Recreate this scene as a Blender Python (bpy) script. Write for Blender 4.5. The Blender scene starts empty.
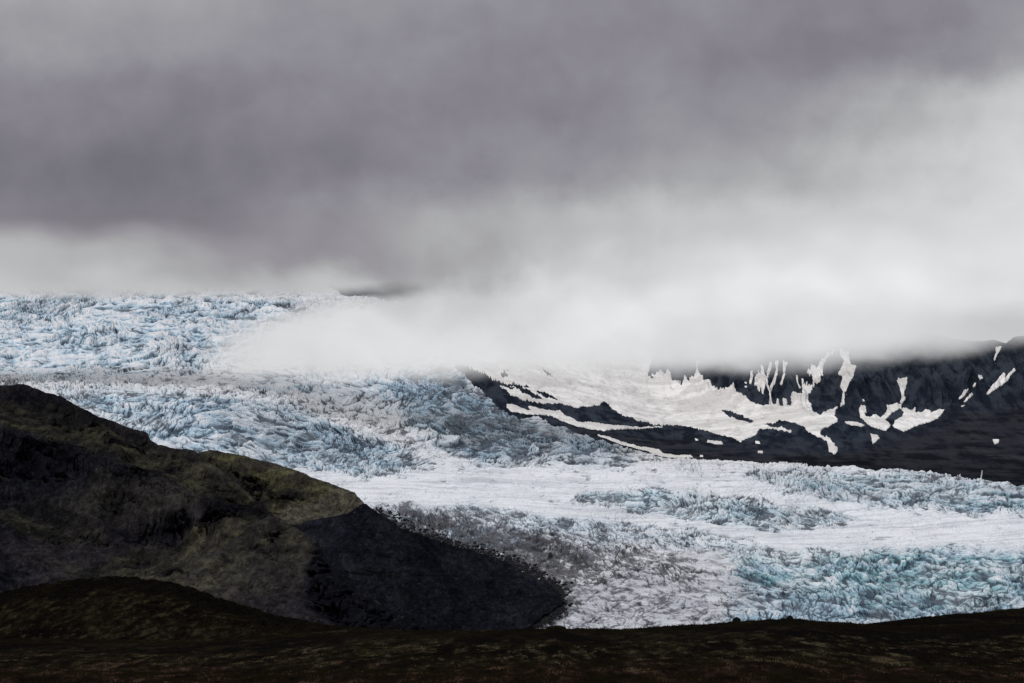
import bpy, math
import numpy as np
from mathutils import Vector

F32 = np.float32
scene = bpy.context.scene
COL = scene.collection

# ------------------------------------------------------------------ view geometry
W, H = 1024, 683
HFOV = math.radians(20.0)
FPX = (W / 2) / math.tan(HFOV / 2)           # focal length in pixels
HORIZON = 634.0
TILT = math.atan((HORIZON - H / 2) / FPX)
CAMZ = 2.5

def at(u, v, Y):
    """World point seen at photo position (u, v) when it stands Y metres away."""
    a = (u - W / 2) / FPX
    b = (H / 2 - v) / FPX
    dy = math.cos(TILT) - b * math.sin(TILT)
    dz = math.sin(TILT) + b * math.cos(TILT)
    k = Y / dy
    return a * k, Y + 0 * k, CAMZ + dz * k

# ------------------------------------------------------------------ noise toolbox
def _hash(ix, iy, seed):
    with np.errstate(over='ignore'):
        h = ix.astype(np.uint32) * np.uint32(374761393) + iy.astype(np.uint32) * np.uint32(668265263) + np.uint32((seed * 974634777) & 0xFFFFFFFF)
        h = (h ^ (h >> np.uint32(13))) * np.uint32(1274126177)
        h = (h ^ (h >> np.uint32(16))) * np.uint32(2246822519)
    return ((h ^ (h >> np.uint32(15))) & np.uint32(0xFFFFFF)).astype(F32) / F32(0xFFFFFF)

def perlin(x, y, seed=0):
    xi = np.floor(x); yi = np.floor(y)
    fx = (x - xi).astype(F32); fy = (y - yi).astype(F32)
    xi = xi.astype(np.int32); yi = yi.astype(np.int32)
    ux = fx * fx * fx * (fx * (fx * 6 - 15) + 10); uy = fy * fy * fy * (fy * (fy * 6 - 15) + 10)
    def g(dx, dy):
        a = _hash(xi + dx, yi + dy, seed) * F32(2 * math.pi)
        return np.cos(a) * (fx - dx) + np.sin(a) * (fy - dy)
    n00 = g(0, 0); n10 = g(1, 0); n01 = g(0, 1); n11 = g(1, 1)
    a = n00 + ux * (n10 - n00); b = n01 + ux * (n11 - n01)
    return (a + uy * (b - a)) * 1.41

def fbm(x, y, octs=5, seed=0, gain=0.5, lac=2.03):
    s = 0; a = 1.0; t = 0
    for i in range(octs):
        s = s + a * perlin(x, y, seed + i * 17); t += a
        x = x * lac + 11.3; y = y * lac - 7.1; a *= gain
    return s / t

def ridged(x, y, octs=5, seed=0, gain=0.55, lac=2.07):
    s = 0; a = 1.0; t = 0; w = 1.0
    for i in range(octs):
        n = 1 - np.abs(perlin(x, y, seed + i * 29)); n = n * n
        s = s + a * n * w; t += a
        w = np.clip(n * 1.6, 0, 1)
        x = x * lac + 5.3; y = y * lac + 9.7; a *= gain
    return s / t

def voronoi(x, y, seed=0, jit=0.9):
    """-> F1, F2-F1, cell random, offset to the cell point"""
    xi = np.floor(x).astype(np.int32); yi = np.floor(y).astype(np.int32)
    f1 = np.full(x.shape, 9.0, F32); f2 = np.full(x.shape, 9.0, F32)
    cr = np.zeros(x.shape, F32); ox = np.zeros(x.shape, F32); oy = np.zeros(x.shape, F32)
    for dx in (-1, 0, 1):
        for dy in (-1, 0, 1):
            cx = xi + dx; cy = yi + dy
            px = cx + 0.5 + jit * (_hash(cx, cy, seed) - 0.5); py = cy + 0.5 + jit * (_hash(cx, cy, seed + 5) - 0.5)
            ex = (px - x).astype(F32); ey = (py - y).astype(F32)
            d = np.sqrt(ex * ex + ey * ey)
            near = d < f1
            f2 = np.where(near, f1, np.minimum(f2, d))
            cr = np.where(near, _hash(cx, cy, seed + 9), cr)
            ox = np.where(near, ex, ox); oy = np.where(near, ey, oy)
            f1 = np.where(near, d, f1)
    return f1, f2 - f1, cr, ox, oy

def smooth(e0, e1, x):
    t = np.clip((x - e0) / (e1 - e0), 0, 1)
    return t * t * (3 - 2 * t)

# ------------------------------------------------------------------ zones: outlines laid out on the survey grid, blurred, sampled
ZX0, ZY0, ZW, ZH = -300, 240, 1624, 500
_zx, _zy = np.meshgrid(np.arange(ZW) + ZX0, np.arange(ZH) + ZY0)

def inside(px, py, poly):
    c = np.zeros(px.shape, bool)
    n = len(poly)
    for i in range(n):
        x1, y1 = poly[i]; x2, y2 = poly[(i + 1) % n]
        if y1 == y2: continue
        m = ((y1 > py) != (y2 > py))
        c ^= m & (px < (x2 - x1) * (py - y1) / (y2 - y1) + x1)
    return c

def blur(a, s):
    r = int(3 * s) + 1
    k = np.exp(-0.5 * (np.arange(-r, r + 1) / s) ** 2); k /= k.sum()
    for ax in (0, 1):
        pad = [(r, r) if i == ax else (0, 0) for i in range(2)]
        b = np.pad(a, pad, mode='edge'); out = 0
        for i, w in enumerate(k):
            sl = [slice(None), slice(None)]; sl[ax] = slice(i, i + a.shape[ax])
            out = out + w * b[tuple(sl)]
        a = out
    return a

def zone(*polys, soft=6.0):
    a = np.zeros(_zx.shape)
    for p in polys:
        a = np.maximum(a, inside(_zx, _zy, p).astype(float))
    return blur(a, soft)

def sample(z, u, v):
    x = np.clip(u - ZX0, 0, ZW - 1.01); y = np.clip(v - ZY0, 0, ZH - 1.01)
    xi = x.astype(int); yi = y.astype(int); fx = x - xi; fy = y - yi
    return ((z[yi, xi] * (1 - fx) + z[yi, xi + 1] * fx) * (1 - fy) + (z[yi + 1, xi] * (1 - fx) + z[yi + 1, xi + 1] * fx) * fy).astype(F32)

def prof(pts, u):
    p = np.array(pts, float)
    return np.interp(u, p[:, 0], p[:, 1])

# ------------------------------------------------------------------ mesh building
def mesh_from(name, P, faces, mat, attrs=None, smooth_shade=True):
    me = bpy.data.meshes.new(name)
    nv, nf, k = len(P), len(faces), faces.shape[1]
    me.vertices.add(nv); me.vertices.foreach_set('co', np.ascontiguousarray(P, F32).ravel())
    me.loops.add(nf * k); me.loops.foreach_set('vertex_index', np.ascontiguousarray(faces, np.int32).ravel())
    me.polygons.add(nf)
    me.polygons.foreach_set('loop_start', np.arange(0, nf * k, k, dtype=np.int32))
    try: me.polygons.foreach_set('loop_total', np.full(nf, k, np.int32))
    except Exception: pass
    me.update(calc_edges=True)
    me.polygons.foreach_set('use_smooth', np.full(nf, smooth_shade, bool))
    for n, a in (attrs or {}).items():
        at_ = me.attributes.new(n, 'FLOAT', 'POINT'); at_.data.foreach_set('value', np.ascontiguousarray(a, F32).ravel())
    me.materials.append(mat); me.validate()
    o = bpy.data.objects.new(name, me); COL.objects.link(o)
    return o

def grid_faces(nr, nc):
    i = np.arange(nr * nc).reshape(nr, nc)
    return np.stack([i[1:, :-1], i[1:, 1:], i[:-1, 1:], i[:-1, :-1]], -1).reshape(-1, 4)

def tag(o, label=None, cat=None, group=None, kind=None):
    for k, v in (('label', label), ('category', cat), ('group', group), ('kind', kind)):
        if v: o[k] = v
    return o

def terrain_grid(u, top, bot, nrow, depth, nback=40, back_step=6.0, back_slope=0.3, tpow=1.0):
    """Rows from behind the crest down to the foot. -> U, V (survey coordinates), P (base points), back (0 front .. 1 far back)."""
    U = np.tile(u, (nrow, 1)); t = np.linspace(0, 1, nrow)[:, None] ** tpow
    V = top[None, :] + (bot - top)[None, :] * t
    Y = depth(U, V)
    x, y, z = at(U, V, Y)
    P = np.stack([x, y, z], -1)
    k = np.arange(nback, 0, -1)[:, None]
    run = back_step * (k + 0.03 * k * k)
    PB = np.repeat(P[:1], nback, 0).copy()
    s0 = back_slope
    PB[..., 1] += run
    PB[..., 2] -= run * s0 * (1 - np.exp(-run / (6 * back_step)))
    P = np.concatenate([PB, P], 0)
    U = np.concatenate([np.repeat(U[:1], nback, 0), U], 0)
    V = np.concatenate([np.repeat(V[:1], nback, 0), V], 0)
    B = np.concatenate([np.repeat(k / nback, U.shape[1], 1), np.zeros((nrow, U.shape[1]))], 0)
    return U, V, P, B

class Patch:
    """Regular survey grid clipped to a crest line and a foot line; beyond them the ground rolls over and falls away."""
    def __init__(p, u, top, bot, step, depth, over=14.0, back_step=10.0, back_slope=.5, under=1.6):
        vr = np.arange(top.min() - over, bot.max() + under + step, step)
        UU, VV = np.meshgrid(u, vr)
        T_ = np.broadcast_to(top, UU.shape); B_ = np.broadcast_to(bot, UU.shape)
        keep = (VV > T_ - over) & (VV < B_ + under) & (T_ < B_)
        fm = keep[1:, :-1] & keep[1:, 1:] & keep[:-1, 1:] & keep[:-1, :-1]
        idx = np.arange(UU.size).reshape(UU.shape)
        fq = np.stack([idx[1:, :-1][fm], idx[1:, 1:][fm], idx[:-1, 1:][fm], idx[:-1, :-1][fm]], -1)
        used, inv = np.unique(fq, return_inverse=True)
        p.faces = inv.reshape(-1, 4)
        U = UU.ravel()[used]; V = VV.ravel()[used]; T_ = T_.ravel()[used]; B_ = B_.ravel()[used]
        k = np.maximum(T_ - V, 0); kb = np.maximum(V - B_, 0)
        Vc = np.clip(V, T_, B_)
        x, y, z = at(U, Vc, depth(U, Vc))
        y = y + k * back_step + kb * 2
        z = z - k * back_step * back_slope * (1 - np.exp(-k / 2.5)) - kb * 1.2
        p.U, p.V, p.k, p.fr = U, Vc, k, V - T_
        p.P = np.stack([x, y, z], -1)

# ------------------------------------------------------------------ material helpers
class N:
    def __init__(s, tree): s.t = tree; s.n = tree.nodes; s.l = tree.links
    def node(s, typ, **kw):
        n = s.n.new(typ)
        for k, v in kw.items(): setattr(n, k, v)
        return n
    def put(s, sock, v):
        if isinstance(v, bpy.types.NodeSocket): s.l.new(v, sock)
        elif v is not None: sock.default_value = v
    def math(s, op, a, b=None, c=None, clamp=False):
        n = s.node('ShaderNodeMath', operation=op); n.use_clamp = clamp
        s.put(n.inputs[0], a)
        if b is not None: s.put(n.inputs[1], b)
        if c is not None: s.put(n.inputs[2], c)
        return n.outputs[0]
    def mix(s, f, a, b, blend='MIX'):
        n = s.node('ShaderNodeMix', data_type='RGBA', blend_type=blend)
        s.put(n.inputs[0], f)
        for sock, v in ((n.inputs[6], a), (n.inputs[7], b)):
            s.put(sock, v if isinstance(v, bpy.types.NodeSocket) else (*v, 1.0))
        return n.outputs[2]
    def ramp(s, v, e0, e1, lo=0.0, hi=1.0, typ='SMOOTHSTEP'):
        n = s.node('ShaderNodeMapRange', interpolation_type=typ)
        s.put(n.inputs[0], v); s.put(n.inputs[1], e0); s.put(n.inputs[2], e1); s.put(n.inputs[3], lo); s.put(n.inputs[4], hi)
        return n.outputs[0]
    def noise(s, vec, scale, detail=4.0, rough=0.55, dist=0.0, typ='FBM'):
        n = s.node('ShaderNodeTexNoise', noise_type=typ)
        s.put(n.inputs['Vector'], vec); n.inputs['Scale'].default_value = scale
        n.inputs['Detail'].default_value = detail; n.inputs['Roughness'].default_value = rough; n.inputs['Distortion'].default_value = dist
        return n.outputs[0]
    def attr(s, name): return s.node('ShaderNodeAttribute', attribute_name=name).outputs['Fac']
    def pos(s, sx=1, sy=1, sz=1):
        g = s.node('ShaderNodeNewGeometry').outputs['Position']
        n = s.node('ShaderNodeVectorMath', operation='MULTIPLY'); s.l.new(g, n.inputs[0]); n.inputs[1].default_value = (sx, sy, sz)
        return n.outputs[0]

def material(name):
    m = bpy.data.materials.new(name); m.use_nodes = True
    m.node_tree.nodes.clear()
    n = N(m.node_tree)
    out = n.node('ShaderNodeOutputMaterial'); b = n.node('ShaderNodeBsdfPrincipled')
    n.l.new(b.outputs[0], out.inputs[0])
    return m, n, b

def bump(n, b, h, strength, dist):
    k = n.node('ShaderNodeBump'); n.put(k.inputs['Height'], h)
    k.inputs['Strength'].default_value = strength; k.inputs['Distance'].default_value = dist
    n.l.new(k.outputs[0], b.inputs['Normal'])

# ice ---------------------------------------------------------------
mat_ice, n, b = material('glacier_ice')
cav, blue, dirt, tone = n.attr('cavity'), n.attr('blue'), n.attr('dirt'), n.attr('tone')
p1 = n.pos(1, .35, 1)
f1 = n.noise(p1, .22, 6, .7)
f2 = n.noise(p1, .045, 5, .6)
white = n.mix(tone, (.47, .48, .515), (.76, .77, .79))
teal = n.mix(n.attr('teal'), n.mix(tone, (.26, .36, .46), (.42, .57, .68)), n.mix(tone, (.14, .29, .34), (.27, .49, .55)))
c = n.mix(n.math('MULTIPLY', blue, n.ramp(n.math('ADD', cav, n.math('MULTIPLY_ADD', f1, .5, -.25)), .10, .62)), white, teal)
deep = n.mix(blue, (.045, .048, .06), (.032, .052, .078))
c = n.mix(n.ramp(n.math('ADD', cav, n.math('MULTIPLY_ADD', f1, .5, -.25)), .50, 1.0, 0, .93), c, deep)  # crevasse depths: dark ice tone plus shade put into the colour
d = n.math('MULTIPLY', n.math('MULTIPLY', dirt, .85), n.ramp(n.math('ADD', f1, n.math('MULTIPLY', f2, .6)), .54, .74))
c = n.mix(d, c, n.mix(n.ramp(f1, .4, .65), (.016, .015, .018), (.070, .064, .068)))
c = n.mix(n.ramp(f2, .40, .7, .0, .16), c, (.42, .41, .44))
n.l.new(c, b.inputs['Base Color']); b.inputs['Roughness'].default_value = .6; b.inputs['Specular IOR Level'].default_value = .08
bump(n, b, f1, .5, 1.0)

# snow --------------------------------------------------------------
mat_snow, n, b = material('old_snow')
p1 = n.pos(1, 1, 2.2)
s1 = n.noise(p1, .012, 6, .62, .6); s2 = n.noise(n.pos(1, .2, .5), .09, 5, .6)
c = n.mix(n.ramp(s1, .38, .62), (.78, .755, .73), (.56, .53, .51))
c = n.mix(n.ramp(s2, .50, .68, 0, .55), c, (.38, .35, .34))
s3 = n.noise(n.pos(1, .6, 2.5), .035, 5, .65, .8)
c = n.mix(n.ramp(s3, .52, .66, 0, .5), c, (.46, .43, .42))
n.l.new(c, b.inputs['Base Color']); b.inputs['Roughness'].default_value = .7; b.inputs['Specular IOR Level'].default_value = .2
bump(n, b, s2, .5, 3)

# rock of the far mountain ------------------------------------------
mat_rock, n, b = material('dark_basalt_slope')
g1 = n.noise(n.pos(1, .25, .22), .05, 8, .65); g2 = n.noise(n.pos(1, 1, 1), .008, 6, .6); g3 = n.noise(n.pos(.2, .2, 1), .09, 5, .6)
br = n.attr('brown')
c = n.mix(n.ramp(g1, .40, .60), (0.0105, 0.0140, 0.0215), (0.0400, 0.0480, 0.0620))
cb = n.mix(n.ramp(n.math('ADD', n.math('MULTIPLY', g3, .4), n.math('ADD', n.math('MULTIPLY', g2, .35), n.math('MULTIPLY', g1, .25))), .44, .56), (0.0090, 0.0100, 0.0135), (0.0350, 0.0345, 0.0400))
c = n.mix(br, c, cb)
c = n.mix(n.ramp(g2, .35, .7, 0, .5), c, (0.0104, 0.0137, 0.0228))
n.l.new(c, b.inputs['Base Color']); b.inputs['Roughness'].default_value = 1; b.inputs['Specular IOR Level'].default_value = 0
bump(n, b, g1, .7, 6)

# left hills ----------------------------------------------------------
mat_hill, n, b = material('mossy_scree')
moss, blu, lit_pale = n.attr('moss'), n.attr('bluish'), n.attr('pale')
h1 = n.noise(n.pos(1, .12, 1), .05, 8, .68); h2 = n.noise(n.pos(1, .3, 1.5), .009, 6, .6); h3 = n.noise(n.pos(1, .12, 1), .5, 4, .65)
c = n.mix(n.ramp(h2, .38, .62), (0.0115, 0.0105, 0.0145), (0.0350, 0.0300, 0.0335))
c = n.mix(blu, c, n.mix(n.ramp(h1, .4, .65), (0.0085, 0.0092, 0.0145), (0.0200, 0.0210, 0.0290)))

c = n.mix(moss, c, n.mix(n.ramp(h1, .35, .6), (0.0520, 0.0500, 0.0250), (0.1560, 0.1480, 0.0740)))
c = n.mix(lit_pale, c, (0.1350, 0.1260, 0.0900))  # pale zones: lit facets painted lighter, with some talus
c = n.mix(n.attr('dark'), c, (.0042, .0044, .0066))  # dark zones: shaded faces and valleys painted darker, along with cliff rock
c = n.mix(n.ramp(n.attr('relief'), .40, .95, 0, .70), c, (0.0057, 0.0057, 0.0089))  # hollows darkened in colour, for wet rock and for shade
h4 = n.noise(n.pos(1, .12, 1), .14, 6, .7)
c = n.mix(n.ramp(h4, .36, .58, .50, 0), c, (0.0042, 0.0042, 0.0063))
c = n.mix(n.ramp(h3, .56, .8, 0, .30), c, (0.1181, 0.1076, 0.0945))
n.l.new(c, b.inputs['Base Color']); b.inputs['Roughness'].default_value = 1; b.inputs['Specular IOR Level'].default_value = 0
h5 = n.noise(n.pos(1, .12, 1), .32, 5, .75)
c = n.mix(n.ramp(h5, .42, .56, .50, 0), c, (0.0025, 0.0025, 0.0035))
c = n.mix(n.ramp(h5, .60, .72, 0, .35), c, (0.0775, 0.0725, 0.0650))
n.l.new(c, b.inputs['Base Color'])
bump(n, b, n.math('ADD', h1, n.math('MULTIPLY', h4, .6)), 1.0, 5)

# foreground moor ------------------------------------------------------
mat_moor, n, b = material('moor_turf')
m1 = n.noise(n.pos(1, .22, 1), .9, 8, .72); m2 = n.noise(n.pos(1, .10, 1), .13, 6, .65); m3 = n.noise(n.pos(1, .10, 1), .85, 5, .7); red = n.attr('red')
c = n.mix(n.ramp(m2, .40, .60), (0.0055, 0.0045, 0.0039), (0.0305, 0.0244, 0.0140))  # very dark base: cloud shade over the foreground is in the colour
c = n.mix(n.math('MULTIPLY', red, .8), c, (0.0220, 0.0112, 0.0088))
c = n.mix(n.ramp(m3, .40, .56, .85, 0), c, (0.0027, 0.0022, 0.0022))
c = n.mix(n.ramp(m1, .38, .58, .7, 0), c, (0.0032, 0.0027, 0.0027))  # black shade between the tussocks, mixed in as colour
c = n.mix(n.math('MULTIPLY', n.attr('heath'), n.ramp(m2, .35, .6, 1, .6)), c, (0.0037, 0.0032, 0.0032))
c = n.mix(n.math('MULTIPLY', n.ramp(m3, .52, .66, 0, .75), n.math('SUBTRACT', 1, n.attr('heath'))), c, n.mix(red, (0.0683, 0.0561, 0.0323), (0.0586, 0.0329, 0.0232)))
c = n.mix(n.math('MULTIPLY', n.attr('dim'), .55), c, (0.0020, 0.0017, 0.0015))
n.l.new(c, b.inputs['Base Color']); b.inputs['Roughness'].default_value = 1; b.inputs['Specular IOR Level'].default_value = 0
bump(n, b, m1, .6, .3)

mat_ground, n, b = material('outwash_gravel')
c = n.mix(n.noise(n.pos(), .02, 6, .6), (.004, .0035, .003), (.014, .012, .009))
n.l.new(c, b.inputs['Base Color']); b.inputs['Roughness'].default_value = 1; b.inputs['Specular IOR Level'].default_value = 0

mat_blade, n, b = material('dry_grass')
c = n.mix(n.noise(n.pos(), .6, 3, .6), (.004, .0035, .002), (.022, .017, .008))
n.l.new(c, b.inputs['Base Color']); b.inputs['Roughness'].default_value = 1; b.inputs['Specular IOR Level'].default_value = 0

mat_stone, n, b = material('lichen_stone')
c = n.mix(n.noise(n.pos(), 2.5, 5, .6), (.003, .003, .003), (.014, .012, .009))
n.l.new(c, b.inputs['Base Color']); b.inputs['Roughness'].default_value = .95; b.inputs['Specular IOR Level'].default_value = .05

mat_water, n, b = material('falling_water')
n.l.new(n.mix(n.noise(n.pos(1, 1, .1), .5, 4, .6), (.25, .28, .3), (.7, .72, .75)), b.inputs['Base Color']); b.inputs['Roughness'].default_value = .4

# ================================================================== GLACIER
cols = {
 -120: [(660,1850),(470,3000),(400,3400),(386,3600),(372,4100),(362,4250),(330,4700),(300,5200),(270,5900)],
 0:    [(660,1850),(470,3000),(400,3400),(386,3600),(372,4100),(362,4250),(330,4700),(300,5200),(270,5900)],
 200:  [(660,1850),(520,2600),(470,2950),(450,3050),(402,3300),(384,3800),(370,4150),(330,4650),(300,5200),(270,5900)],
 400:  [(660,1850),(545,2150),(508,2350),(495,2800),(470,3350),(455,3520),(425,3750),(410,4050),(395,4200),(365,4550),(320,5200),(270,5900)],
 550:  [(660,1850),(600,2020),(560,2180),(528,2330),(510,2500),(500,2800),(470,3450),(458,3600),(430,3850),(405,4250),(360,4900),(270,5900)],
 700:  [(660,1850),(600,2000),(555,2180),(535,2300),(518,2700),(508,2850),(490,2960),(478,3300),(462,3700),(440,4100),(270,5900)],
 860:  [(660,1850),(600,2000),(553,2160),(547,2250),(524,2850),(505,3000),(490,3120),(474,3450),(462,3700),(270,5900)],
 1140: [(660,1850),(600,2000),(553,2160),(547,2250),(522,2850),(515,2950),(490,3120),(482,3300),(470,3600),(270,5900)],
}
ys = np.arange(250, 700, 1.0)
xs = sorted(cols)
tab = []
for x in xs:
    p = np.array(sorted(cols[x]), float)
    lg = np.interp(ys, p[:, 0], np.log(p[:, 1]))
    k = np.exp(-0.5 * (np.arange(-9, 10) / 3.0) ** 2); k /= k.sum()
    tab.append(np.convolve(np.pad(lg, 9, mode='edge'), k, 'valid'))
tab = np.array(tab)
def glacier_depth(u, v):
    s = np.interp(u, xs, np.arange(len(xs))); i = np.clip(s.astype(int), 0, len(xs) - 2); f = s - i; f = f * f * (3 - 2 * f)
    y = np.clip(v - 250, 0, len(ys) - 1.01); j = y.astype(int); g = y - j
    a = tab[i, j] * (1 - g) + tab[i, j + 1] * g; b_ = tab[i + 1, j] * (1 - g) + tab[i + 1, j + 1] * g
    return np.exp(a * (1 - f) + b_ * f)

u = np.arange(-150, 1210, 0.64)
top = prof([(-120, 276), (300, 276), (322, 284), (345, 296), (400, 299), (432, 302), (445, 360), (463, 376), (484, 394), (500, 411), (517, 415), (538, 417), (552, 425), (574, 431), (591, 437), (620, 447), (640, 452), (665, 459), (728, 462), (800, 464), (840, 467), (900, 470), (940, 474), (1024, 485), (1140, 500)], u)
bot = prof([(-120, 520), (0, 520), (200, 520), (380, 600), (450, 662), (1140, 662)], u)
pt = Patch(u, top, bot, .45, glacier_depth, over=10, back_step=12, back_slope=.3)
U, V, P = pt.U, pt.V, pt.P
wu = fbm(U / 35, V / 18, 4, 3) * 26; wv = fbm(U / 35, V / 18, 4, 8) * 9
Uz, Vz = U + wu, V + wv
R = {
 'leftd': zone([(250,408),(330,425),(400,445),(430,470),(330,465),(270,440)], soft=6),
 'lowd': zone([(740,560),(790,566),(830,600),(900,612),(800,628),(750,600)], [(860,585),(1150,590),(1150,620),(860,615)], soft=7),
 'strip': zone([(-150,364),(120,367),(240,374),(330,393),(440,416),(450,445),(360,428),(250,398),(120,390),(-150,388)], soft=5),
 'teal':  zone([(705,556),(760,550),(1150,549),(1150,606),(1000,604),(900,606),(820,596),(770,585),(730,575)], soft=5),
 'low':   zone([(735,556),(1150,548),(1150,640),(700,640),(735,600)], soft=7),
 'mid':   zone([(560,499),(600,492),(650,490),(700,493),(760,501),(820,512),(860,522),(820,530),(760,528),(690,519),(620,508)], soft=3),
 'far':   zone([(745,474),(800,473),(860,472),(940,479),(1150,494),(1150,516),(1000,515),(930,512),(870,505),(800,494)], soft=4),
 'edge':  zone([(372,509),(440,507),(560,516),(680,529),(760,541),(740,550),(640,545),(590,560),(520,560),(450,545),(400,530)], soft=4),
 'rim': zone([(366,504),(400,510),(450,522),(510,533),(565,545),(600,556),(585,572),(578,600),(545,628),(500,620),(400,560)], soft=5),
 'edged': zone([(380,512),(430,512),(520,525),(600,548),(700,560),(690,580),(560,580),(520,570),(440,545)], soft=8),
 'dirt':  zone([(520,545),(600,545),(720,556),(750,590),(700,630),(520,640),(500,580)], soft=12),
 'tongue':zone([(560,590),(640,575),(740,590),(740,640),(520,640)], soft=14),
 'fall':  zone([(395,368),(450,364),(500,404),(560,425),(620,448),(640,460),(560,462),(470,458),(440,440),(400,415),(380,395)], soft=6),
 'falld': zone([(440,362),(470,368),(505,405),(545,420),(500,425),(450,402),(420,380)],[(430,420),(480,415),(560,440),(560,458),(480,456)], soft=6),
 'left':  zone([(45,388),(140,391),(230,400),(310,416),(360,436),(430,462),(400,474),(330,470),(280,466),(200,452),(140,436),(90,412)], soft=5),
 'mids':  zone([(230,372),(330,366),(400,368),(440,385),(440,410),(360,400),(260,390)], soft=7),
 'upper': zone([(-200,296),(110,292),(250,300),(300,310),(290,335),(230,360),(120,372),(-200,372)], soft=7),
}
Z = {k: sample(z, Uz, Vz) for k, z in R.items()}
# crevasse strength
A = .16 + .22 * smooth(3100, 3500, glacier_depth(U, V)) + .95 * Z['low'] + 1.0 * Z['mid'] + .95 * Z['far'] + .85 * Z['edge'] + .5 * Z['edged'] + .95 * Z['fall'] + 1.0 * Z['left'] + .75 * Z['mids'] + 1.1 * Z['upper'] + .12 * Z['tongue'] + .15 * Z['dirt'] + .42 * Z['strip']
nz_ = fbm(U / 22, V / 8, 5, 34, gain=.6)
A = np.clip(A, 0, 1.1); A = .30 + .85 * smooth(.22, .78, A + .55 * nz_ * (1 - np.abs(2 * np.clip(A, 0, 1) - 1) * .6))
A = A * (.75 + .5 * smooth(-.3, .3, fbm(U / 30, V / 9, 4, 33)))
A = np.clip(A, 0, 1.15)
X_, Y_, Z_ = P[..., 0].copy(), P[..., 1].copy(), P[..., 2].copy()
dist = Y_ / 3000.0
q = Z_ + .10 * Y_                                   # runs up the slope of the ice
qx = X_ + fbm(X_ / 60, q / 40, 3, 31) * 22 + fbm(X_ / 9, q / 7, 3, 32) * 2
qy = q + fbm(X_ / 60, q / 40, 3, 37) * 14 + fbm(X_ / 9, q / 7, 3, 38) * 1.6
lean = fbm(X_ / 260, q / 160, 2, 51)
ax = qx + qy * (.10 + .35 * lean)
cellv = [0]
def blocks(s, seed):
    f1_, e, cr, ox, oy = voronoi(ax / s, qy / (s * 1.05), seed)
    crack = 1 - smooth(.02, .15, e)
    tl = _hash(np.floor(cr * 997), np.floor(cr * 499), 3) - .5
    top_ = (cr - .5) * 1.25 + .9 * (ox * tl * 2 - oy * (cr - .2))
    cellv[0] = cr
    return crack, top_ * (1 - crack)
ck, tp, cl = np.zeros(U.shape, F32), np.zeros(U.shape, F32), np.zeros(U.shape, F32)
for s, lo, hi in ((5.2, 0, 2450), (8.0, 2450, 3900), (15.0, 3900, 9999)):
    w = smooth(lo - 120, lo + 120, Y_) * (1 - smooth(hi - 120, hi + 120, Y_)) if lo else 1 - smooth(hi - 120, hi + 120, Y_)
    m = w > 0
    ax_, qy_ = ax, qy
    ax, qy = ax_[m], qy_[m]
    c1, t1 = blocks(s, int(s * 7)); v1 = cellv[0]; c2, t2 = blocks(s * .45, int(s * 7) + 3); c3, t3 = blocks(s * 2.6, int(s * 7) + 5)
    ax, qy = ax_, qy_
    ck[m] += w[m] * np.maximum(c1, np.maximum(c2 * .45, c3 * .9)); tp[m] += w[m] * (t1 + .35 * t2 + 1.1 * t3); cl[m] += w[m] * ((v1 - .5) + .8 * (cellv[0] - .5))
rg = ridged(ax / (10 * dist), qy / (10 * dist), 4, 71)
fine = fbm(ax / (2.6 * dist), qy / (3.0 * dist), 3, 77)
mac = ridged((U + fbm(U / 50, V / 20, 3, 72) * 30) / 34 + V / 60, (V + fbm(U / 60, V / 25, 3, 73) * 14) / 13, 3, 74)
farw = smooth(3700, 4300, Y_)
h = tp * 1.35 - ck * 1.0 + (rg - .45) * .35 + fine * .28
big = .6 + .55 * smooth(-.2, .35, fbm(X_ / 60, q / 34, 4, 61))
amp = 2.7 * dist * A
disp = h * amp * big + (mac - .5) * 7.0 * dist * A
swell = fbm(X_ / 150, q / 60, 4, 81) * 6 * dist * (1 - .4 * A) + fbm(X_ / 40, q / 22, 3, 83) * 3.5 * dist * A
flow = fbm(X_ / 90 + Y_ / 900, Y_ / 40, 4, 85) * 1.0 + ridged((X_ + fbm(X_ / 200, Y_ / 200, 3, 4) * 60) / 60, (Y_ + .35 * X_) / 26, 4, 87) * 1.8 + ridged(X_ / 16, Y_ / 30, 4, 89) * 1.6
disp = disp + swell + flow * (1 - np.clip(A, 0, 1)) * dist
P[..., 1] -= disp * .80
P[..., 2] += disp * .60
clus = fbm(U / 16, V / 7, 4, 93)
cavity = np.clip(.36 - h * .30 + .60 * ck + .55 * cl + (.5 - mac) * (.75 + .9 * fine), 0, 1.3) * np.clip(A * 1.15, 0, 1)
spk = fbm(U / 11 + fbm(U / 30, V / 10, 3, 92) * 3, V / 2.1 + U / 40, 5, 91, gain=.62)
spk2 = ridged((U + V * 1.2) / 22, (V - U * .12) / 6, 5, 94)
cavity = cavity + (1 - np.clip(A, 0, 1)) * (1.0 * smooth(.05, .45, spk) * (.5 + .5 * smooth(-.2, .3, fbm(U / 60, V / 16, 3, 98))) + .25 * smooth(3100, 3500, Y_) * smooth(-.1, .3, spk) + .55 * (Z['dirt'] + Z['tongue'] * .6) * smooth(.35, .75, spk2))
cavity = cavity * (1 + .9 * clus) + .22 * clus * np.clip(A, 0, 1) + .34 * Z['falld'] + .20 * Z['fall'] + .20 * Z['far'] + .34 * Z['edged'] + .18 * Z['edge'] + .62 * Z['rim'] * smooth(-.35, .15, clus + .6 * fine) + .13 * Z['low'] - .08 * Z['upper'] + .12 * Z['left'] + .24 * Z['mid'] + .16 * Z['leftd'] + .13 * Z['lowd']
cavity = np.where(cavity > .7, .7 + (cavity - .7) * .45, cavity) + .22 * fine * np.clip(A, 0, 1)
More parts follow.
